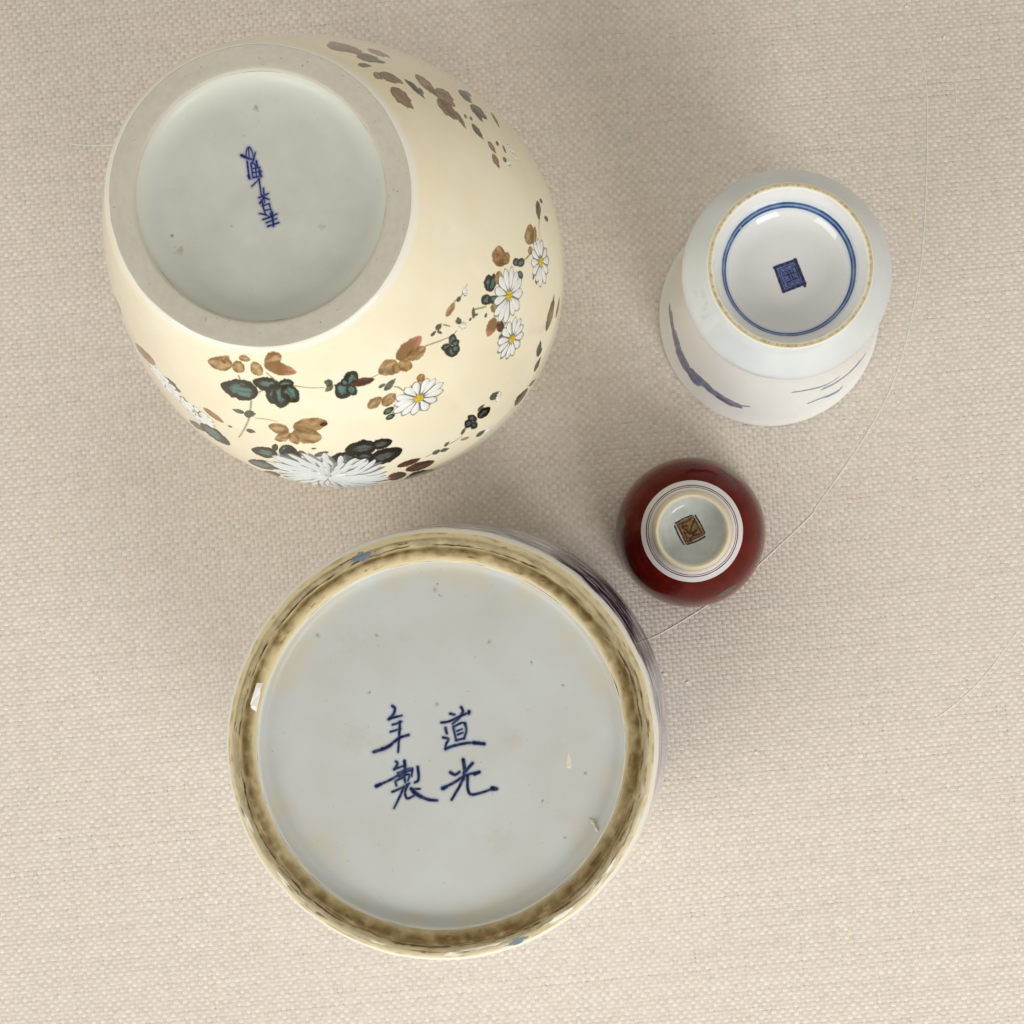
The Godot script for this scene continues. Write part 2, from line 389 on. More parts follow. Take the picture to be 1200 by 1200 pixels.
# A surface of revolution from (radius, height) points that run outwards and down.
# flat_uv > 0: seen from above, that radius to the texture's edge; else u is the angle and v = 1 - y / top.
func lathe(p: PackedVector2Array, flat_uv: float, top: float, wobble := 0.0, segs := 192) -> ArrayMesh:
	var v := PackedVector3Array()
	var nn := PackedVector3Array()
	var uv := PackedVector2Array()
	var idx := PackedInt32Array()
	var n := p.size()
	var w := segs + 1
	for i in n:
		var tan := (p[mini(i + 1, n - 1)] - p[maxi(i - 1, 0)]).normalized()
		var nr := -tan.y
		var ny := tan.x
		for j in w:
			var a := -PI + TAU * j / segs
			var c := cos(a)
			var s := sin(a)
			var r := p[i].x
			var y := p[i].y
			if wobble > 0.0:
				r += wobble * fine.get_noise_3d(c * 4.0, s * 4.0, y * 40.0 + 3.0) * minf(1.0, r * 100.0)
				y += wobble * 0.8 * fine.get_noise_3d(c * 11.0 + 40.0, s * 11.0, r * 400.0)
			v.append(Vector3(r * c, y, r * s))
			nn.append(Vector3(nr * c, ny, nr * s))
			uv.append(Vector2(0.5 + 0.5 * r * c / flat_uv, 0.5 + 0.5 * r * s / flat_uv) if flat_uv > 0.0 else Vector2(float(j) / segs, 1.0 - y / top))
	for i in n - 1:
		for j in segs:
			var a := i * w + j
			idx.append_array([a, a + w, a + w + 1, a, a + w + 1, a + 1])
	return arrays(v, nn, idx, uv)


func arrays(v: PackedVector3Array, nn: PackedVector3Array, idx: PackedInt32Array, uv := PackedVector2Array(), col := PackedColorArray()) -> ArrayMesh:
	var a := []
	a.resize(Mesh.ARRAY_MAX)
	a[Mesh.ARRAY_VERTEX] = v
	a[Mesh.ARRAY_NORMAL] = nn
	a[Mesh.ARRAY_INDEX] = idx
	if uv.size():
		a[Mesh.ARRAY_TEX_UV] = uv
	if col.size():
		a[Mesh.ARRAY_COLOR] = col
	var m := ArrayMesh.new()
	m.add_surface_from_arrays(Mesh.PRIMITIVE_TRIANGLES, a)
	return m


func filled(w: int, h: int, f: Callable) -> Image:
	var b := PackedByteArray()
	b.resize(w * h * 3)
	var k := 0
	for y in h:
		for x in w:
			var c: Color = f.call(x, y)
			b[k] = clampi(int(c.r * 255.0 + 0.5), 0, 255)
			b[k + 1] = clampi(int(c.g * 255.0 + 0.5), 0, 255)
			b[k + 2] = clampi(int(c.b * 255.0 + 0.5), 0, 255)
			k += 3
	return Image.create_from_data(w, h, false, Image.FORMAT_RGB8, b)


func dab(im: Image, x: int, y: int, c: Color, a: float) -> void:
	var w := im.get_width()
	x = posmod(x, w)
	if y < 0 or y >= im.get_height() or a <= 0.0:
		return
	im.set_pixel(x, y, im.get_pixel(x, y).lerp(c, minf(a, 1.0)))


# A brush line through pixel points, with a soft rim, thinner towards its end and uneven like a loaded brush.
func brush(im: Image, pts: PackedVector2Array, width: float, c: Color, soft := 1.2, strength := 1.0, taper := 0.35, halo := 0.0, halo_c := Color.BLACK) -> void:
	var lo := pts[0]
	var hi := pts[0]
	var len := 0.0
	var at := PackedFloat32Array([0.0])
	for i in range(1, pts.size()):
		lo = lo.min(pts[i])
		hi = hi.max(pts[i])
		len += pts[i].distance_to(pts[i - 1])
		at.append(len)
	var pad := width * 0.75 + soft + halo + 2.0
	for y in range(int(lo.y - pad), int(hi.y + pad) + 1):
		for x in range(int(lo.x - pad), int(hi.x + pad) + 1):
			var q := Vector2(x, y)
			var best := 1e9
			var along := 0.0
			for i in range(1, pts.size()):
				var a := pts[i - 1]
				var d := pts[i] - a
				var t := clampf((q - a).dot(d) / maxf(d.length_squared(), 1e-6), 0.0, 1.0)
				var e := q.distance_to(a + d * t)
				if e < best:
					best = e
					along = at[i - 1] + t * d.length()
			if best > pad:
				continue
			var s := along / maxf(len, 1e-6)
			var w := width * 0.5 * (1.0 + 0.18 * fine.get_noise_2d(x * 0.06, y * 0.06) - taper * s * s)
			var wash := 0.86 + 0.3 * fine.get_noise_2d(x * 0.045 + 50.0, y * 0.045)
			if halo > 0.0:
				dab(im, x, y, halo_c, 0.42 * pow(clampf(1.0 - (best - w) / halo, 0.0, 1.0), 2.0))
			dab(im, x, y, c, strength * wash * (1.0 - smoothstep(w - soft * 0.5, w + soft * 0.5, best)))


func curve_of(flat: Array, times: float, shift: Vector2) -> PackedVector2Array:
	var raw := []
	for i in range(0, flat.size(), 2):
		raw.append(Vector2(flat[i], flat[i + 1]) * times + shift)
	return smooth_line(raw, 5) if raw.size() > 2 else PackedVector2Array(raw)


# The painted marks are listed in millimetres from the foot's centre.
func paint_mark(im: Image, strokes: Array, radius: float, tints: Dictionary, soft: float, halo: float, halo_c: Color) -> void:
	var px := im.get_width() * 0.5 / (radius * 1000.0)
	var mid := Vector2(im.get_width(), im.get_height()) * 0.5
	for s in strokes:
		var pts := curve_of(s[2], px, mid)
		if s[0] == "f" or s[0] == "o":
			var box := Rect2(pts[0], Vector2.ZERO)
			var poly := PackedVector2Array()
			for i in range(0, s[2].size(), 2):
				poly.append(Vector2(s[2][i], s[2][i + 1]) * px + mid)
				box = box.expand(poly[-1])
			for y in range(int(box.position.y), int(box.end.y) + 1):
				for x in range(int(box.position.x), int(box.end.x) + 1):
					if Geometry2D.is_point_in_polygon(Vector2(x, y), poly):
						dab(im, x, y, tints[s[0]], 0.85 + 0.35 * fine.get_noise_2d(x * 0.05, y * 0.05))
			continue
		brush(im, pts, s[1] * 1.12 * px, tints[s[0]], soft, 1.0, 0.2, halo, halo_c)


func specks(im: Image, n: int, radius: float, c: Color, most: float) -> void:
	var mid := Vector2(im.get_width(), im.get_height()) * 0.5
	for i in n:
		var a := rng.randf() * TAU
		var r := sqrt(rng.randf()) * radius * mid.x
		var p := mid + Vector2(cos(a), sin(a)) * r
		var s := rng.randf_range(0.5, most)
		for y in range(int(p.y - s - 2), int(p.y + s + 3)):
			for x in range(int(p.x - s - 2), int(p.x + s + 3)):
				var d := Vector2(x, y).distance_to(p)
				dab(im, x, y, c, rng.randf_range(0.5, 0.9) * (1.0 - smoothstep(s * 0.6, s + 1.3, d)))


# ------------------------------------------------------------------ the linen cloth

func build_cloth() -> void:
	var cloth := Node3D.new()
	cloth.name = "tablecloth"
	cloth.set_meta("kind", "structure")
	cloth.set_meta("label", "natural linen cloth of coarse plain weave under all the porcelain")
	add_child(cloth)
	var pitch := 10
	var base := filled(320, 320, func(x: int, y: int):
		var over: bool = (x / pitch + y / pitch) % 2 == 0
		var fx: float = absf(fposmod(x + 0.5, pitch) / pitch - 0.5) * 2.0
		var fy: float = absf(fposmod(y + 0.5, pitch) / pitch - 0.5) * 2.0
		var c := rgb8(238, 227, 214)
		var k: float = 1.0 - 0.16 * pow(fx if over else fy, 4.0) + 0.05 * fine.get_noise_2d(x * 0.2, y * 0.2)
		return Color(c.r * k, c.g * k, c.b * k))
	var under := glaze(base, 0.95, 0.2)
	under.uv1_triplanar = true
	under.uv1_scale = Vector3.ONE * (1.0 / 0.048)
	var sheet := BoxMesh.new()
	sheet.size = Vector3(1.6, 0.004, 1.6)
	var lower := part("backing", sheet, under, cloth)
	lower.position.y = -0.0035
	lower.rotation_degrees.y = 5.0
	var m := StandardMaterial3D.new()
	m.vertex_color_use_as_albedo = true
	m.roughness = 0.92
	m.metallic_specular = 0.25
	m.rim_enabled = true
	m.rim = 0.15
	m.rim_tint = 0.5
	for way in 2:
		var th := part("warp_threads" if way == 0 else "weft_threads", weave(way), m, cloth)
		th.set_meta("kind", "stuff")
		th.rotation_degrees.y = 5.5


func weave(way: int) -> ArrayMesh:
	var n := 300
	var pu := 0.00156 if way == 0 else 0.00147      # from thread to thread
	var pw := 0.00147 if way == 0 else 0.00156      # from crossing to crossing
	var steps := n * 2
	var v := PackedVector3Array()
	var nn := PackedVector3Array()
	var col := PackedColorArray()
	var idx := PackedInt32Array()
	v.resize(n * steps * 3)
	nn.resize(n * steps * 3)
	col.resize(n * steps * 3)
	idx.resize(n * (steps - 1) * 12)
	var k := 0
	var q := 0
	var lane := FastNoiseLite.new()
	lane.seed = 31 + way
	lane.frequency = 1.0
	lane.fractal_octaves = 2
	var white := rgb8(222, 212, 200) if way == 1 else rgb8(235, 224, 212).srgb_to_linear()
	var warm := rgb8(213, 199, 182) if way == 1 else rgb8(227, 212, 195).srgb_to_linear()
	var pink := rgb8(220, 206, 199) if way == 1 else rgb8(233, 218, 210).srgb_to_linear()
	for j in n:
		var off := rng.randf_range(-0.05, 0.05) * pu
		var own := rng.randf_range(-1.0, 1.0)
		var fat := rng.randf_range(0.95, 1.08) * (1.12 if rng.randf() < 0.06 else 1.0)
		for i in steps:
			var along := (i * 0.5 - n * 0.5) * pw
			var half := i % 2 == 1
			var cross := i / 2
			var lift := 0.0 if half else (1.0 if (cross + j + way) % 2 == 0 else -1.0)
			var slow := lane.get_noise_2d(j * 7.3, along * 45.0)
			var quick := lane.get_noise_2d(j * 3.1 + 500.0, along * 420.0)
			var wide := 0.492 * pu * fat * (1.0 + 0.14 * slow + 0.13 * quick) * (1.06 if lift > 0.5 else 0.94)
			var side := (j - n * 0.5) * pu + off + pu * 0.10 * lane.get_noise_2d(j * 0.35 + 90.0, along * 26.0) + pu * 0.05 * quick
			var y := -0.00046 + 0.00013 * lift + 0.00004 * slow
			var slope := 0.0
			if half:
				slope = 0.13 * (-1.0 if (cross + j + way) % 2 == 0 else 1.0)
			var c := white.lerp(warm, clampf(0.30 + 0.40 * slow + 0.22 * own, 0.0, 1.0)).lerp(pink, clampf(0.3 + 0.8 * lane.get_noise_2d(j * 0.9, along * 15.0 + 70.0), 0.0, 0.8))
			c = c * (0.955 + 0.10 * quick + 0.03 * own + 0.04 * rng.randf_range(-1.0, 1.0))
			for s in 3:
				var lat := (s - 1) * wide
				var yy := y - (0.00011 if s != 1 else 0.0)
				var up := Vector3(0.36 * (s - 1), 1.0, 0.0)
				if way == 0:
					v[k] = Vector3(side + lat, yy, along)
					nn[k] = Vector3(up.x, 1.0, -slope).normalized()
				else:
					v[k] = Vector3(along, yy, side + lat)
					nn[k] = Vector3(-slope, 1.0, up.x).normalized()
				col[k] = c
				k += 1
		var row := j * steps * 3
		for i in steps - 1:
			for s in 2:
				var a := row + i * 3 + s
				if way == 0:
					idx[q] = a; idx[q + 1] = a + 1; idx[q + 2] = a + 4
					idx[q + 3] = a; idx[q + 4] = a + 4; idx[q + 5] = a + 3
				else:
					idx[q] = a; idx[q + 1] = a + 4; idx[q + 2] = a + 1
					idx[q + 3] = a; idx[q + 4] = a + 3; idx[q + 5] = a + 4
				q += 6
	return arrays(v, nn, idx, PackedVector2Array(), col)


# ------------------------------------------------------------------ the cream vase

func vase_r(y: float) -> float:
	if y > VASE_C:
		var t := minf((y - VASE_C) / VASE_B, 0.9999)
		return VASE_A * pow(1.0 - pow(t, VASE_P), 1.0 / VASE_P)
	return VASE_A * (1.0 - 0.42 * pow(clampf((VASE_C - y) / VASE_C, 0.0, 1.0), 2.4))


func vase_slope(y: float) -> float:
	return (vase_r(y + 0.0004) - vase_r(y - 0.0004)) / 0.0008


func vase_point(ang: float, y: float, lift: float) -> Vector3:
	var d := vase_slope(y)
	var l := sqrt(1.0 + d * d)
	var r := vase_r(y) + lift / l
	return Vector3(r * cos(ang), y - d * lift / l, r * sin(ang))


const LEAF_TINT := {
	"b": [Color8(116, 78, 34), Color8(186, 148, 96)], "p": [Color8(140, 102, 62), Color8(196, 130, 110)], "r": [Color8(62, 34, 20), Color8(134, 84, 52)],
	"d": [Color8(42, 36, 25), Color8(86, 122, 118)], "k": [Color8(22, 17, 12), Color8(88, 106, 104)], "g": [Color8(46, 44, 34), Color8(82, 86, 70)],
	"m": [Color8(96, 74, 54), Color8(146, 114, 86)], "o": [Color8(112, 118, 122), Color8(140, 144, 146)],
}


# A painted leaf: from its base to its tip, with the half width as a vector; darker wash gathers at the rim.
func paint_leaf(im: Image, kind: String, b: Vector2, t: Vector2, w: Vector2) -> void:
	var axis := t - b
	var det := axis.x * w.y - axis.y * w.x
	if absf(det) < 0.5:
		return
	var lo := b
	var hi := b
	for q in [b + w, b - w, t + w, t - w]:
		lo = lo.min(q)
		hi = hi.max(q)
	var rim: Color = LEAF_TINT[kind][0]
	var core: Color = LEAF_TINT[kind][1]
	var odd := rng.randf_range(0.0, 40.0)
	var size := minf(axis.length(), w.length() * 2.0)
	var soft := clampf(4.0 / maxf(w.length(), 1.0), 0.06, 0.6)
	for y in range(int(lo.y) - 2, int(hi.y) + 3):
		for x in range(int(lo.x) - 2, int(hi.x) + 3):
			var q := Vector2(x, y) - b
			var s := (q.x * w.y - q.y * w.x) / det
			var tt := (axis.x * q.y - axis.y * q.x) / det
			if s < -0.05 or s > 1.05:
				continue
			var edge := pow(maxf(sin(PI * pow(clampf(s, 0.0, 1.0), 0.85)), 0.0), 0.55)
			edge *= 1.0 + 0.16 * fine.get_noise_2d(s * 4.0 + odd, signf(tt) * 4.0) + (0.0 if kind == "o" else 0.05 * fine.get_noise_2d(s * 12.0 + odd, signf(tt) * 9.0))
			if kind == "m" or (kind == "g" and size > 14.0):
				edge *= 1.0 - 0.55 * smoothstep(0.45, 1.0, s) * absf(sin(tt * 5.0 + odd))
			var inside := edge - absf(tt)
			var a := smoothstep(-soft * 0.5, soft * 0.7, inside)
			if a <= 0.0:
				continue
			var grain := fine.get_noise_2d(tt * 1.1 + odd, s * 1.6) + 0.35 * fine.get_noise_2d(x * 0.035, y * 0.035)
			var f := 0.0
			var cover := 0.95
			match kind:
				"d", "k":
					f = smoothstep(0.36, 0.72, inside + 0.35 * grain) * smoothstep(0.0, 0.25, s) * (1.0 - smoothstep(0.60, 0.88, s + 0.2 * grain))
					if kind == "k":
						f *= smoothstep(0.5, 0.75, inside + 0.2 * grain) * 0.8
					if size < 12.0:
						f *= 0.4
				"o":
					f = 0.5
					cover = 0.9
				"p":
					f = smoothstep(0.50, 1.0, s + 0.25 * grain)
				"r":
					f = clampf(0.25 + 0.7 * grain, 0.0, 1.0) * (1.0 - 0.5 * s)
				_:
					f = clampf(0.22 + 0.55 * inside * (0.4 + s) + 1.0 * grain, 0.0, 1.0)
					cover = 0.80 + 0.14 * clampf(0.5 - inside, 0.0, 1.0)
			if size > 20.0 and kind != "o":
				f *= 1.0 - 0.45 * (1.0 - smoothstep(0.03, 0.14, absf(tt + 0.1 * sin(s * 5.0 + odd)))) * (1.0 - s)
			dab(im, x, y, rim.lerp(core, f), a * cover)


func build_vase() -> void:
	var vase := thing("cream_vase", "large cream glazed vase turned over, painted with white daisies and brown and dark green leaves", "vase", VASE_AT)
	var w := 2048
	var h := 1024
	var im := filled(w, h, func(x: int, y: int):
		var a := TAU * x / w
		var n := fine.get_noise_3d(cos(a) * 2.0, sin(a) * 2.0, y * 0.006)
		var c := Color8(251, 244, 219).lerp(Color8(247, 234, 202), clampf(0.22 + 0.55 * n, 0.0, 1.0))
		var lip_highlight := 1.0 - smoothstep(7.0, 15.0, y + 3.0 * n)  # whiter glaze at the foot bevel, its bright highlight painted into the colour
		return c.lerp(Color8(250, 247, 236), lip_highlight))
	for s in STEMS:
		var raw := []
		for i in range(0, s.line.size(), 2):
			raw.append(Vector2(s.line[i], s.line[i + 1]))
		brush(im, smooth_line(raw, 4), 3.4, Color8(134, 116, 76), 1.6, 0.75, 0.3)
	for l in LEAVES:
		paint_leaf(im, l[0], Vector2(l[1], l[2]), Vector2(l[3], l[4]), Vector2(l[5], l[6]))

	var enamel := StandardMaterial3D.new()
	enamel.albedo_color = Color8(242, 243, 240)
	enamel.roughness = 0.22
	var yolk := StandardMaterial3D.new()
	yolk.albedo_color = Color8(226, 196, 40)
	yolk.roughness = 0.4
	var pale := StandardMaterial3D.new()
	pale.albedo_color = Color8(222, 227, 229)
	pale.roughness = 0.18
	for f in FLOWERS:
		flower(im, vase, f, enamel, yolk, pale)

	var side := PackedVector2Array([Vector2(0.0366, 0.14002), Vector2(0.0370, 0.1399), Vector2(0.0374, 0.1395), Vector2(0.0377, 0.1390), Vector2(0.03815, 0.1384)])
	var y := 0.1375
	while y > 0.0005:
		side.append(Vector2(vase_r(y), y))
		y -= 0.0012
	for p in smooth_line([Vector2(0.0386, 0.0), Vector2(0.0372, -0.0002), Vector2(0.0362, 0.002), Vector2(0.050, 0.025), Vector2(0.0620, 0.06), Vector2(0.050, 0.1), Vector2(0.032, 0.130), Vector2(0.0, 0.1315)], 6):
		side.append(p)
	part("body", lathe(side, 0.0, VASE_H, 0.00012, 256), bumpy(glaze(im, 0.07, 0.42), 0.008, 0.01, 3), vase)

	# unglazed foot ring, grey, with iron specks
	var ring_im := filled(1024, 64, func(x: int, y: int):
		var a := TAU * x / 1024.0
		var n := fine.get_noise_3d(cos(a) * 12.0, sin(a) * 12.0, y * 0.12)
		var b := broad.get_noise_3d(cos(a) * 2.0, sin(a) * 2.0, y * 0.02)
		return Color8(209, 205, 195).lerp(Color8(199, 192, 176), clampf(0.25 + 0.5 * n + 0.4 * b, 0.0, 1.0)))
	for i in 150:
		var cx := rng.randi_range(0, 1023)
		var cy := rng.randi_range(4, 60)
		var dark := Color8(96, 84, 66) if i % 3 else Color8(206, 206, 202)
		for d in rng.randi_range(1, 5):
			dab(ring_im, cx + rng.randi_range(-1, 1), cy + rng.randi_range(-1, 1), dark, rng.randf_range(0.12, 0.5))
	var ring := smooth_line([Vector2(0.0303, 0.13935), Vector2(0.0307, 0.1398), Vector2(0.0314, 0.1400), Vector2(0.0340, 0.14005), Vector2(0.0362, 0.14005), Vector2(0.0366, 0.1400)], 5)
	part("foot_ring", ring_mesh(ring, 0.00010), glaze(ring_im, 0.72, 0.35), vase)

	var rad := 0.031
	var base := filled(1024, 1024, func(x: int, y: int):
		var n := broad.get_noise_2d(x * 0.004, y * 0.004)
		var r := Vector2(x - 511.5, y - 511.5).length() / 512.0
		var c := Color8(209, 211, 206).lerp(Color8(200, 201, 193), clampf(0.4 + 0.8 * n, 0.0, 1.0))
		return c.lerp(Color8(214, 217, 208), smoothstep(0.80, 0.97, r + 0.03 * n)))
	stain(base, Vector2(0.46, 0.135), 14.0, Color8(140, 138, 116), 0.5)
	stain(base, Vector2(0.41, 0.24), 8.0, Color8(160, 156, 138), 0.4)
	stain(base, Vector2(0.72, 0.60), 18.0, Color8(176, 172, 154), 0.4)
	stain(base, Vector2(0.16, 0.70), 22.0, Color8(168, 160, 134), 0.5)
	stain(base, Vector2(0.13, 0.64), 8.0, Color8(120, 108, 78), 0.6)
	stain(base, Vector2(0.36, 0.60), 6.0, Color8(160, 156, 138), 0.4)
	specks(base, 26, 0.9, Color8(160, 154, 136), 1.6)
	for i in 7:
		var sx := 440.0 + i * 17.0 + rng.randf_range(-6.0, 6.0)
		brush(base, PackedVector2Array([Vector2(sx, 40.0 + i * 3.0), Vector2(sx - 3.0, 110.0 + rng.randf() * 70.0)]), 3.0, Color8(224, 226, 218), 3.0, 0.30, 0.5)
	paint_mark(base, VASE_MARK, rad, {"n": Color8(14, 20, 78)}, 4.5, 14.0, Color8(98, 110, 168))
	var well := smooth_line([Vector2(0.0, 0.1349), Vector2(0.012, 0.1350), Vector2(0.020, 0.1353), Vector2(0.0250, 0.1359), Vector2(0.0280, 0.1368), Vector2(0.0297, 0.1380), Vector2(0.0303, 0.13935)], 6)
	part("recessed_base", lathe(well, rad, 0.0, 0.0, 192), bumpy(glaze(base, 0.32, 0.36), 0.01, 0.008, 4), vase)


func ring_mesh(p: PackedVector2Array, wobble: float) -> ArrayMesh:
	# u runs round the ring, v from its inner to its outer edge
	var m := lathe(p, 0.0, 1.0, wobble, 256)
	var a := m.surface_get_arrays(0)
	var uv: PackedVector2Array = a[Mesh.ARRAY_TEX_UV]
	for i in p.size():
		for j in 257:
			uv[i * 257 + j] = Vector2(j / 256.0, 0.02 + 0.96 * i / (p.size() - 1.0))
	return arrays(a[Mesh.ARRAY_VERTEX], a[Mesh.ARRAY_NORMAL], a[Mesh.ARRAY_INDEX], uv)


func stain(im: Image, at: Vector2, size: float, c: Color, strength: float) -> void:
	var p := at * im.get_width()
	for y in range(int(p.y - size * 1.6), int(p.y + size * 1.6)):
		for x in range(int(p.x - size * 1.6), int(p.x + size * 1.6)):
			var d := Vector2(x, y).distance_to(p) / size + 0.7 * fine.get_noise_2d(x * 0.04 + at.x * 30.0, y * 0.06)
			dab(im, x, y, c, strength * (1.0 - smoothstep(0.35, 1.0, d)))


# Petals of raised white enamel, each a small dome lying on the vase's side.
func flower(im: Image, vase: Node3D, f: Array, enamel: Material, yolk: Material, pale: Material) -> void:
	var a0: float = f[1]
	var y0: float = f[2]
	var size: float = f[3]
	var count: int = f[4]
	var style: int = f[5]
	var node := Node3D.new()
	node.name = "bud" if f[0] == "W" else "daisy" if style < 2 else "chrysanthemum"
	node.position = vase_point(a0, y0, 0.0)
	vase.add_child(node, true)
	var rings := [[0.20, 1.0, count, 0.0]] if style < 2 else [[0.52, 1.0, count + 8, 0.1], [0.28, 0.70, 26, 0.3], [0.05, 0.42, 17, 0.2]]
	var arc := TAU if count > 5 else 2.0
	var lean := rng.randf() * TAU
	for ring in rings:
		for i in ring[2]:
			var dir: float = lean + arc * (i + rng.randf_range(-0.12, 0.12)) / ring[2] + ring[3]
			var r0: float = size * ring[0]
			var r1: float = size * ring[1] * rng.randf_range(0.90, 1.06)
			var wide: float = minf(arc * (r0 * 0.25 + r1 * 0.75) / ring[2] * 0.43, (r1 - r0) * 0.36)
			if style == 2:
				wide = minf(wide * 0.8, (r1 - r0) * 0.17)
			var bend := 0.0 if style < 2 else rng.randf_range(-0.05, 0.28)
			part("petal", petal(a0, y0, dir, r0, r1, wide, bend, node.position, 0.0004 + (0.0003 * (1.0 - ring[1]) if style == 2 else 0.0)), enamel if style < 2 else pale, node)
			# the grey outline painted round it
			var p0 := on_side(a0, y0, Vector2.from_angle(dir) * (r0 - wide * 0.3))
			var p1 := on_side(a0, y0, Vector2.from_angle(dir + bend * 0.4) * (r1 + wide * 0.35))
			var mid := Vector2.from_angle(dir) * (r0 + r1) * 0.5
			var ww := on_side(a0, y0, mid + Vector2.from_angle(dir + PI / 2) * wide * 1.55) - on_side(a0, y0, mid)
			paint_leaf(im, "o", tex(p0), tex(p1), Vector2(ww.x / TAU * 2048.0, -ww.y / VASE_H * 1024.0))
	if style == 0 and f[0] == "F":
		for i in 7:
			var q := Vector2.ZERO if i == 0 else Vector2.from_angle(i * TAU / 6.0) * size * 0.12
			part("stamen", petal(a0, y0, rng.randf() * TAU, -size * 0.085, size * 0.085, size * 0.08, 0.0, node.position, 0.0007, q), yolk, node)


func on_side(a0: float, y0: float, q: Vector2) -> Vector2:
	var d := vase_slope(y0)
	return Vector2(a0 + q.x / vase_r(y0), y0 - q.y / sqrt(1.0 + d * d))


func tex(p: Vector2) -> Vector2:
	return Vector2((p.x + PI) / TAU * 2048.0, (1.0 - p.y / VASE_H) * 1024.0)


func petal(a0: float, y0: float, dir: float, r0: float, r1: float, wide: float, bend: float, origin: Vector3, high: float, shift := Vector2.ZERO) -> ArrayMesh:
	var st := SurfaceTool.new()
	st.begin(Mesh.PRIMITIVE_TRIANGLES)
	var rows := 6
	var cols := 4
	for i in rows + 1:
		var s := float(i) / rows
		var ww := wide * pow(maxf(sin(PI * pow(0.03 + 0.94 * s, 1.9 if bend == 0.0 else 1.3)), 0.0), 0.55)
		for j in cols + 1:
			var t := (float(j) / cols) * 2.0 - 1.0
			var ax := Vector2.from_angle(dir + bend * s)
			var q := ax * lerpf(r0, r1, s) + ax.orthogonal() * t * ww + shift
			var p := on_side(a0, y0, q)
			var dome := (1.0 - t * t) * minf(1.0, minf(s, 1.0 - s) * 4.5)
			# a groove along the middle, as the enamel was laid in two strokes
			dome *= 1.0 - (0.30 if j == cols / 2 and s < 0.75 and bend == 0.0 and r0 > 0.0 else 0.0)
			st.add_vertex(vase_point(p.x, p.y, -0.00003 + high * dome) - origin)
	for i in rows:
		for j in cols:
			var a := i * (cols + 1) + j
			for k in [a, a + 1, a + cols + 2, a, a + cols + 2, a + cols + 1]:
				st.add_index(k)
	st.generate_normals()
	return st.commit()


# ------------------------------------------------------------------ the large pot with the four-character mark

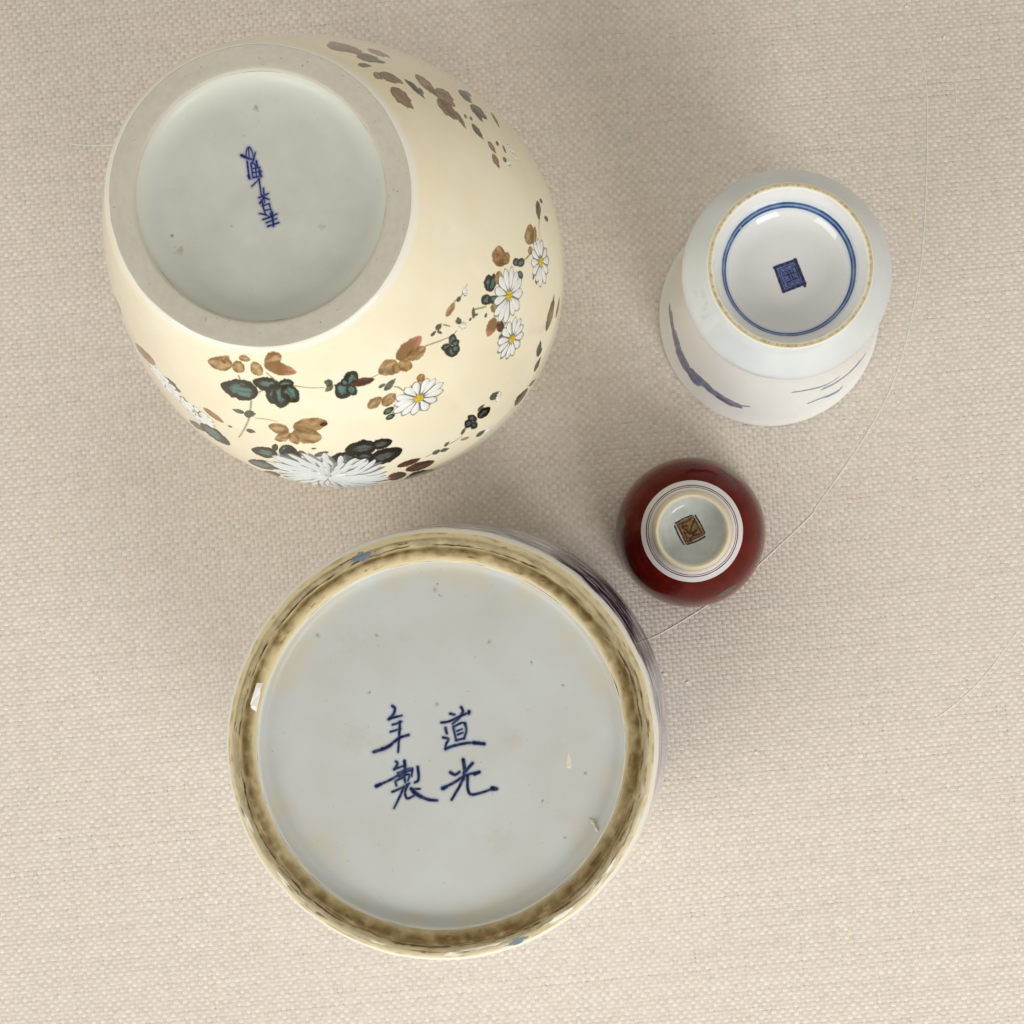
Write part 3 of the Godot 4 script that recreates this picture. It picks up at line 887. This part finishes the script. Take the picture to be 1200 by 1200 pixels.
func build_pot() -> void:
	var pot := thing("porcelain_pot", "wide white porcelain pot turned over, stained brown foot rim, four blue characters on its base", "pot", POT_AT)
	var im := filled(1024, 256, func(x: int, y: int):
		var a := TAU * x / 1024.0 - PI
		var n := fine.get_noise_3d(cos(a) * 3.0, sin(a) * 3.0, y * 0.05)
		var s := fine.get_noise_3d(cos(a) * 5.0 + 30.0, sin(a) * 5.0, y * 0.16)
		var c := Color8(236, 234, 226)
		# a lilac and violet wash on the side towards the small cup
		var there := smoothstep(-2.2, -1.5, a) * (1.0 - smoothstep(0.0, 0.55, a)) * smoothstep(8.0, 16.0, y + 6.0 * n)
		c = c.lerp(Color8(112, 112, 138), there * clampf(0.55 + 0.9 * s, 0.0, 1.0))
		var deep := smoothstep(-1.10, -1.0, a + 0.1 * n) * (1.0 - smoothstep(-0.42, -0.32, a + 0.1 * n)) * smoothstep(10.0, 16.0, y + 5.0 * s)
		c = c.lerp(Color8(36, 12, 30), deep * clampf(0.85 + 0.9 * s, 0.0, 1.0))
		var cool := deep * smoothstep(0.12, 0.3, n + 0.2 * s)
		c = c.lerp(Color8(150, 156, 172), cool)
		return c)
	var side := smooth_line([Vector2(0.0627, 0.0737), Vector2(0.0633, 0.0731), Vector2(0.0637, 0.0722), Vector2(0.0641, 0.0700), Vector2(0.0649, 0.0630), Vector2(0.0660, 0.0480), Vector2(0.0664, 0.0340), Vector2(0.0645, 0.0160), Vector2(0.0622, 0.0030), Vector2(0.0610, 0.0), Vector2(0.0580, 0.0), Vector2(0.0575, 0.004), Vector2(0.0600, 0.02), Vector2(0.0605, 0.05), Vector2(0.0575, 0.066), Vector2(0.050, 0.0685), Vector2(0.0, 0.0685)], 8)
	part("body", lathe(side, 0.0, POT_H, 0.0003, 256), glaze(im, 0.10, 0.16), pot)

	# the foot rim, worn through its glaze and dark with old dirt
	var rim_im := filled(2048, 96, func(x: int, y: int):
		var a := TAU * x / 2048.0 - PI
		var v: float = y / 95.0
		var n := fine.get_noise_3d(cos(a) * 9.0, sin(a) * 9.0, v * 2.0)
		var g := fine.get_noise_3d(cos(a) * 6.0, sin(a) * 6.0, v * 9.0) + 0.30 * fine.get_noise_3d(cos(a) * 24.0, sin(a) * 24.0, v * 14.0)
		var b := broad.get_noise_3d(cos(a) * 1.6, sin(a) * 1.6, 7.0)
		var upper := 0.5 - 0.5 * sin(a + 0.45)                 # 1 where the rim is cleaner
		var mott := fine.get_noise_3d(cos(a) * 11.0, sin(a) * 11.0, v * 6.0)
		var c := Color8(204, 191, 158).lerp(Color8(226, 210, 170), upper)
		var brown := exp(-pow((v - 0.38 - 0.07 * b) / lerpf(0.23, 0.11, upper), 2.0))
		c = c.lerp(Color8(96, 74, 34), clampf(brown * (0.92 - 0.28 * upper + 0.5 * n + 0.22 * mott), 0.0, 1.0))
		var grey := smoothstep(0.50, 0.58, v + 0.04 * n) * (1.0 - smoothstep(0.70, 0.80, v + 0.08 * b))
		c = c.lerp(Color8(168, 156, 124), clampf(grey * (0.75 + 0.6 * n), 0.0, 1.0))
		c = c.lerp(Color8(120, 98, 58), clampf(0.45 * mott * smoothstep(0.1, 0.25, v) * (1.0 - smoothstep(0.70, 0.84, v)), 0.0, 0.7))
		var line := exp(-pow((v - 0.55 - 0.05 * b - 0.02 * n) / 0.030, 2.0))
		c = c.lerp(Color8(62, 46, 22), clampf(line * (0.50 + 1.6 * g), 0.0, 1.0))
		var second := exp(-pow((v - 0.72 + 0.04 * n) / 0.03, 2.0)) * clampf(0.3 + 2.0 * b, 0.0, 1.0)
		c = c.lerp(Color8(104, 82, 48), clampf(second * (0.5 + 1.0 * g), 0.0, 0.9))
		var worn := smoothstep(0.10, 0.32, fine.get_noise_3d(cos(a) * 5.0 + 9.0, sin(a) * 5.0, v * 4.0)) * smoothstep(0.62, 0.72, v) * smoothstep(-0.2, 0.5, sin(a))
		c = c.lerp(Color8(236, 236, 228).lerp(Color8(150, 140, 112), clampf(0.3 + 1.4 * g, 0.0, 1.0)), worn)
		c = c.lerp(Color8(232, 220, 182).lerp(Color8(186, 168, 122), clampf(0.15 + 1.6 * n, 0.0, 1.0)), smoothstep(0.80, 0.90, v + 0.05 * n) * 0.9)
		c = c.lerp(Color8(243, 240, 226), smoothstep(0.93, 0.97, v + 0.03 * n))
		c = c.lerp(Color8(236, 232, 214), 1.0 - smoothstep(0.03, 0.10, v))
		c = c.lerp(Color8(84, 66, 40), 0.8 * smoothstep(0.40, 0.58, g) * smoothstep(0.15, 0.3, v) * (1.0 - smoothstep(0.75, 0.85, v)))
		return c)
	for spot in [[-1.97, 0.66, 26.0], [1.20, 0.84, 24.0]]:
		var cx: float = (spot[0] + PI) / TAU * 2048.0
		for y in 96:
			for x in range(int(cx - 30), int(cx + 30)):
				var d: float = absf(x - cx) / spot[2] + absf(y / 95.0 - spot[1]) / 0.16 + 0.5 * fine.get_noise_2d(x * 0.1, y * 0.08)
				dab(rim_im, x, y, Color8(112, 128, 148), 0.9 * (1.0 - smoothstep(0.7, 1.0, d)))
	var rim := smooth_line([Vector2(0.0541, 0.0740), Vector2(0.0545, 0.0744), Vector2(0.0555, 0.0748), Vector2(0.0572, 0.0750), Vector2(0.0582, 0.07475), Vector2(0.0590, 0.07485), Vector2(0.0601, 0.0750), Vector2(0.0611, 0.0747), Vector2(0.0621, 0.0742), Vector2(0.0627, 0.0737)], 5)
	part("foot_rim", ring_mesh(rim, 0.00030), glaze(rim_im, 0.42, 0.4), pot)

	var rad := 0.0545
	var base := filled(1024, 1024, func(x: int, y: int):
		var n := broad.get_noise_2d(x * 0.003 + 20.0, y * 0.003)
		var r := Vector2(x - 511.5, y - 511.5).length() / 512.0
		var c := Color8(204, 208, 208).lerp(Color8(197, 199, 196), clampf(0.4 + 0.8 * n, 0.0, 1.0))
		c = c.lerp(Color8(206, 198, 174), 0.5 * smoothstep(0.80, 0.97, r + 0.16 * n) * clampf(0.5 + 1.8 * broad.get_noise_2d(x * 0.006, y * 0.006 + 90.0), 0.0, 1.0))
		return c.lerp(Color8(240, 243, 242), smoothstep(0.982, 0.997, r)))  # thin white line: the lit inner edge, put into the glaze colour
	for s in [Vector2(0.484, 0.066), Vector2(0.478, 0.081), Vector2(0.490, 0.096), Vector2(0.318, 0.206), Vector2(0.158, 0.205), Vector2(0.624, 0.223), Vector2(0.739, 0.279), Vector2(0.824, 0.341), Vector2(0.484, 0.392), Vector2(0.83, 0.755), Vector2(0.30, 0.36), Vector2(0.885, 0.58), Vector2(0.77, 0.655)]:
		var p: Vector2 = s * 1024.0
		stain(base, s, rng.randf_range(7.0, 10.0), Color8(178, 168, 140), 0.45)
		for d in 14:
			dab(base, int(p.x) + rng.randi_range(-2, 2), int(p.y) + rng.randi_range(-2, 2), Color8(84, 72, 48), rng.randf_range(0.4, 0.85))
	for i in 9:
		stain(base, Vector2(rng.randf_range(0.2, 0.85), rng.randf_range(0.2, 0.85)), rng.randf_range(18.0, 50.0), Color8(196, 190, 172), 0.22)
	specks(base, 40, 0.95, Color8(150, 146, 134), 1.1)
	paint_mark(base, POT_MARK, rad, {"n": Color8(10, 16, 54)}, 4.5, 9.0, Color8(104, 122, 166))
	var well := smooth_line([Vector2(0.0, 0.0712), Vector2(0.02, 0.0711), Vector2(0.04, 0.0708), Vector2(0.0490, 0.0706), Vector2(0.0520, 0.0709), Vector2(0.0533, 0.0719), Vector2(0.0539, 0.0731), Vector2(0.0541, 0.0740)], 6)
	part("recessed_base", lathe(well, rad, 0.0, 0.0, 192), bumpy(glaze(base, 0.34, 0.36), 0.012, 0.008, 14), pot)

	var scar := StandardMaterial3D.new()
	scar.albedo_color = Color8(226, 218, 200)
	scar.roughness = 0.6
	var white := StandardMaterial3D.new()
	white.albedo_color = Color8(246, 245, 240)
	white.roughness = 0.3
	flake("glaze_flake", CHIP_A, 0.07065, 0.0004, scar, pot)
	flake("glaze_flake", CHIP_B, 0.0709, 0.0009, scar, pot)
	flake("rim_chip", CHIP_C, 0.0746, 0.0008, white, pot)


# A small broken flake: an uneven patch with a raised ridge.
func flake(called: String, outline: Array, y: float, high: float, m: Material, parent: Node3D) -> void:
	var mid := Vector2.ZERO
	for p in outline:
		mid += p / outline.size()
	var st := SurfaceTool.new()
	st.begin(Mesh.PRIMITIVE_TRIANGLES)
	st.set_smooth_group(-1)
	var n := outline.size()
	for i in n:
		var a: Vector2 = outline[i]
		var b: Vector2 = outline[(i + 1) % n]
		var c := a.lerp(mid, 0.45)
		var d := b.lerp(mid, 0.45)
		var hc := high * (0.7 + 0.3 * sin(i * 2.4))
		var hd := high * (0.7 + 0.3 * sin(((i + 1) % n) * 2.4))
		var q := [Vector3(a.x, 0, a.y), Vector3(b.x, 0, b.y), Vector3(d.x, hd, d.y), Vector3(c.x, hc, c.y), Vector3(mid.x, high * 0.6, mid.y)]
		var turned := (b - a).cross(mid - a) < 0.0
		for k in ([0, 2, 1, 0, 3, 2, 3, 4, 2] if turned else [0, 1, 2, 0, 2, 3, 3, 2, 4]):
			st.add_vertex(q[k])
	st.generate_normals()
	var o := part(called, st.commit(), m, parent)
	o.position.y = y


# ------------------------------------------------------------------ the white cup

func build_white_cup() -> void:
	var cup := thing("white_cup", "white flared cup turned over, blue double circle and square blue seal inside its foot", "cup", CUP_AT)
	var im := filled(1024, 512, func(x: int, y: int):
		var a := TAU * x / 1024.0
		var n := fine.get_noise_3d(cos(a) * 2.0, sin(a) * 2.0, y * 0.01)
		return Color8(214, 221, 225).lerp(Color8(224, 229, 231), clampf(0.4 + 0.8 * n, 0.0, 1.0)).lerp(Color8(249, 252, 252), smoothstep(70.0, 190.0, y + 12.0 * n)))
	var inks := {"l": Color8(104, 114, 158), "m": Color8(78, 88, 134), "d": Color8(46, 56, 104)}
	for s in CUP_PAINT:
		brush(im, curve_of(s[2], 1.0, Vector2.ZERO), s[1] * 1.7, inks[s[0]], 4.5, 0.85, 0.4, 4.0, Color8(176, 180, 200))
	var side := smooth_line(CUP_SIDE, 8)
	for p in smooth_line([Vector2(0.0387, 0.0004), Vector2(0.0385, 0.0), Vector2(0.0378, 0.0002), Vector2(0.0362, 0.003), Vector2(0.0310, 0.020), Vector2(0.0275, 0.045), Vector2(0.0270, 0.060), Vector2(0.022, 0.0675), Vector2(0.0, 0.0682)], 6):
		side.append(p)
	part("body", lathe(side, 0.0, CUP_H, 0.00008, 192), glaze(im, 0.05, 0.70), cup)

	var ring_im := filled(1024, 32, func(x: int, y: int):
		var a := TAU * x / 1024.0
		var v: float = y / 31.0
		var n := fine.get_noise_3d(cos(a) * 14.0, sin(a) * 14.0, v)
		var c := Color8(240, 238, 226)
		var band := smoothstep(0.28, 0.45, v + 0.06 * n) * (1.0 - smoothstep(0.60, 0.78, v + 0.08 * n))
		c = c.lerp(Color8(216, 201, 164).lerp(Color8(164, 144, 102), clampf(0.15 + 0.9 * n, 0.0, 1.0)), band)
		return c)
	var ring := smooth_line([Vector2(0.0222, 0.0796), Vector2(0.0225, 0.0799), Vector2(0.0230, 0.08005), Vector2(0.0236, 0.08005), Vector2(0.0240, 0.0799), Vector2(0.0242, 0.0797)], 4)
	part("foot_ring", ring_mesh(ring, 0.00008), glaze(ring_im, 0.45, 0.4), cup)

	var rad := 0.0225
	var base := filled(768, 768, func(x: int, y: int):
		var d := Vector2(x - 383.5, y - 383.5)
		var r := d.length() / 384.0 * rad * 1000.0
		var a := d.angle()
		var n := fine.get_noise_2d(cos(a) * 3.0, sin(a) * 3.0)
		var c := Color8(232, 234, 236).lerp(Color8(230, 230, 229), 0.5 + 0.5 * fine.get_noise_2d(x * 0.01, y * 0.01))
		# two blue lines with a paler wash between them
		var mid := 19.05 + 0.06 * n
		var wash := 1.0 - smoothstep(0.42, 0.62, absf(r - mid))
		c = c.lerp(Color8(176, 194, 220), 0.5 * (1.0 - smoothstep(0.5, 1.7, absf(r - mid))))
		c = c.lerp(Color8(98, 128, 172), wash * (0.8 + 0.3 * n))
		c = c.lerp(Color8(44, 72, 120), maxf(1.0 - smoothstep(0.12, 0.28, absf(r - mid - 0.42)), 1.0 - smoothstep(0.14, 0.32, absf(r - mid + 0.40))) * (0.85 + 0.4 * n))
		return c)
	stain(base, Vector2(0.185, 0.225), 8.0, Color8(190, 160, 92), 0.9)
	specks(base, 6, 0.8, Color8(170, 150, 110), 1.0)
	paint_mark(base, CUP_MARK, rad, {"f": Color8(46, 62, 124), "n": Color8(14, 20, 66), "h": Color8(22, 34, 96)}, 3.0, 8.0, Color8(140, 154, 192))
	var well := smooth_line([Vector2(0.0, 0.0700), Vector2(0.010, 0.0701), Vector2(0.0135, 0.0704), Vector2(0.0158, 0.0712), Vector2(0.0176, 0.0724), Vector2(0.0192, 0.0743), Vector2(0.0203, 0.0764), Vector2(0.0213, 0.0782), Vector2(0.0222, 0.0796)], 6)
	part("recessed_base", lathe(well, rad, 0.0, 0.0, 192), glaze(base, 0.06, 0.55), cup)


# ------------------------------------------------------------------ the small red cup

func build_red_cup() -> void:
	var cup := thing("red_cup", "small dark red sake cup turned over, white foot and square gold seal", "cup", RED_AT)
	var im := filled(768, 256, func(x: int, y: int):
		var a := TAU * x / 768.0
		var n := fine.get_noise_3d(cos(a) * 3.0, sin(a) * 3.0, y * 0.02)
		var g := fine.get_noise_3d(cos(a) * 30.0, sin(a) * 30.0, y * 0.3)
		return Color8(104, 22, 14).lerp(Color8(78, 19, 14), clampf(0.4 + 0.7 * n + 0.25 * g, 0.0, 1.0)))
	for s in [[1.02, 0.47, 0.38, 0.06], [-0.96, 0.52, 0.40, 0.10], [-3.02, 0.48, 0.24, 0.10]]:
		var c := Vector2((s[0] + PI) / TAU * 768.0, s[1] * 256.0)
		var half := Vector2(s[2] / TAU * 384.0, 6.0)
		for y in range(int(c.y - 30), int(c.y + 30)):
			for x in range(int(c.x - 40), int(c.x + 40)):
				var t: float = (x - c.x) / half.x
				var e: float = 1.0 - t * t - absf(y - c.y) / (s[3] * 256.0)
				dab(im, x, y, Color8(92, 108, 84).lerp(Color8(70, 92, 70), clampf(0.5 + fine.get_noise_2d(x * 0.1, y * 0.1), 0.0, 1.0)), 0.9 * smoothstep(0.0, 0.3, e))
	var side := smooth_line([Vector2(0.0166, 0.0332), Vector2(0.0186, 0.0310), Vector2(0.0211, 0.0272), Vector2(0.0233, 0.0222), Vector2(0.0250, 0.0152), Vector2(0.0259, 0.0080), Vector2(0.0261, 0.0015), Vector2(0.0259, 0.0), Vector2(0.0252, 0.0005), Vector2(0.0240, 0.012), Vector2(0.0200, 0.022), Vector2(0.0120, 0.029), Vector2(0.0, 0.030)], 7)
	part("body", lathe(side, 0.0, RED_H, 0.0, 192), glaze(im, 0.09, 0.24), cup)

	var rad := 0.0170
	var foot_im := filled(512, 512, func(x: int, y: int):
		var d := Vector2(x - 255.5, y - 255.5)
		var r := d.length() / 256.0 * rad * 1000.0
		var n := fine.get_noise_2d(d.angle() * 2.0, 3.0)
		var c := Color8(226, 224, 226).lerp(Color8(216, 208, 184), smoothstep(13.6, 12.6, r))
		c = c.lerp(Color8(62, 16, 26), (0.9 + 0.3 * n) * (1.0 - smoothstep(0.10, 0.20, absf(r - 14.85))))
		c = c.lerp(Color8(104, 34, 42), (0.85 + 0.4 * n) * (1.0 - smoothstep(0.07, 0.16, absf(r - 14.25))))
		return c)
	var band := smooth_line([Vector2(0.0126, 0.0402), Vector2(0.0128, 0.0391), Vector2(0.0133, 0.0372), Vector2(0.0139, 0.0357), Vector2(0.0147, 0.0347), Vector2(0.0156, 0.0340), Vector2(0.0166, 0.0332)], 6)
	part("foot", lathe(band, rad, 0.0, 0.00005, 160), glaze(foot_im, 0.10, 0.5), cup)
	var ring_m := StandardMaterial3D.new()
	ring_m.albedo_color = Color8(228, 217, 188)
	ring_m.roughness = 0.6
	var crest := smooth_line([Vector2(0.0107, 0.0409), Vector2(0.0109, 0.0416), Vector2(0.0113, 0.0420), Vector2(0.0117, 0.0420), Vector2(0.0122, 0.0414), Vector2(0.0126, 0.0402)], 5)
	part("foot_ring", ring_mesh(crest, 0.00006), ring_m, cup)
	var wr := 0.0110
	var base := filled(384, 384, func(x: int, y: int):
		var n := broad.get_noise_2d(x * 0.01, y * 0.01)
		return Color8(208, 213, 211).lerp(Color8(196, 200, 196), clampf(0.4 + n, 0.0, 1.0)))
	paint_mark(base, RED_MARK, wr, {"o": Color8(122, 82, 26), "b": Color8(56, 26, 10), "k": Color8(34, 22, 14)}, 2.2, 0.0, Color.BLACK)
	var well := smooth_line([Vector2(0.0, 0.0352), Vector2(0.006, 0.0353), Vector2(0.0084, 0.0357), Vector2(0.0096, 0.0368), Vector2(0.0101, 0.0385), Vector2(0.0104, 0.0398), Vector2(0.0107, 0.0409)], 6)
	part("recessed_base", lathe(well, wr, 0.0, 0.0, 128), glaze(base, 0.10, 0.5), cup)


# ------------------------------------------------------------------ loose filaments and lint on the cloth

func tube(pts: PackedVector3Array, r: float) -> ArrayMesh:
	var v := PackedVector3Array()
	var nn := PackedVector3Array()
	var idx := PackedInt32Array()
	var sides := 6
	for i in pts.size():
		var d := (pts[mini(i + 1, pts.size() - 1)] - pts[maxi(i - 1, 0)]).normalized()
		var across := d.cross(Vector3.UP).normalized()
		var up := across.cross(d)
		var rr := r * (0.5 if i == 0 or i == pts.size() - 1 else 1.0)
		for j in sides:
			var a := TAU * j / sides
			var n := across * cos(a) + up * sin(a)
			v.append(pts[i] + n * rr)
			nn.append(n)
	for i in pts.size() - 1:
		for j in sides:
			var a := i * sides + j
			var b := i * sides + (j + 1) % sides
			idx.append_array([a, b, b + sides, a, b + sides, a + sides])
	return arrays(v, nn, idx)


func build_filaments() -> void:
	var m := StandardMaterial3D.new()
	m.albedo_color = Color(1.0, 0.99, 0.97, 0.85)
	m.transparency = BaseMaterial3D.TRANSPARENCY_ALPHA
	m.roughness = 0.35
	var fluff := StandardMaterial3D.new()
	fluff.albedo_color = Color8(248, 244, 236)
	var labels := ["long fine white filament curving down the cloth past the white cup and the red cup", "short pale filament on bare cloth in the lower right of the photo", "tiny straight white filament on the cloth left of the cream vase", "short curved pale filament in the upper right corner of the cloth"]
	for i in FILAMENTS.size():
		var raw := []
		var l: Array = FILAMENTS[i].line
		for j in range(0, l.size(), 2):
			raw.append(Vector2(l[j], l[j + 1]) * 0.001)
		var pts := PackedVector3Array()
		for p in smooth_line(raw, 8):
			pts.append(Vector3(p.x, -0.00046 + 0.00005 * fine.get_noise_2d(p.x * 300.0, p.y * 300.0), p.y))
		var o := part("filament", tube(pts, 0.00026 if i == 0 else 0.00022), m, self)
		o.set_meta("label", labels[i])
		o.set_meta("category", "thread")
		o.set_meta("group", "loose filaments on the cloth")
	var where := ["at the top edge of the cloth above the white cup", "in the upper right corner near the short curved filament", "just right of the pot, the upper of two there", "right of the white cup beyond the long filament", "on bare cloth far below the red cup", "right of the pot, the lower of two there"]
	for i in LINT.size():
		var st := SurfaceTool.new()
		st.begin(Mesh.PRIMITIVE_TRIANGLES)
		var ball := SphereMesh.new()
		ball.radius = 0.0006
		ball.height = 0.0009
		ball.radial_segments = 8
		ball.rings = 4
		var a := ball.get_mesh_arrays()
		var v: PackedVector3Array = a[Mesh.ARRAY_VERTEX]
		for k in v.size():
			v[k] *= Vector3(1.5, 0.5, 0.8) * (1.0 + 0.5 * fine.get_noise_3dv(v[k] * 3000.0 + Vector3(i * 9.0, 0, 0)))
		var o := part("lint_speck", arrays(v, a[Mesh.ARRAY_NORMAL], a[Mesh.ARRAY_INDEX]), fluff, self)
		o.position = Vector3(LINT[i].x, -0.0003, LINT[i].y)
		o.rotation.y = i * 1.3
		o.set_meta("label", "pale lint speck " + where[i])
		o.set_meta("category", "lint")
		o.set_meta("group", "lint specks on the cloth")
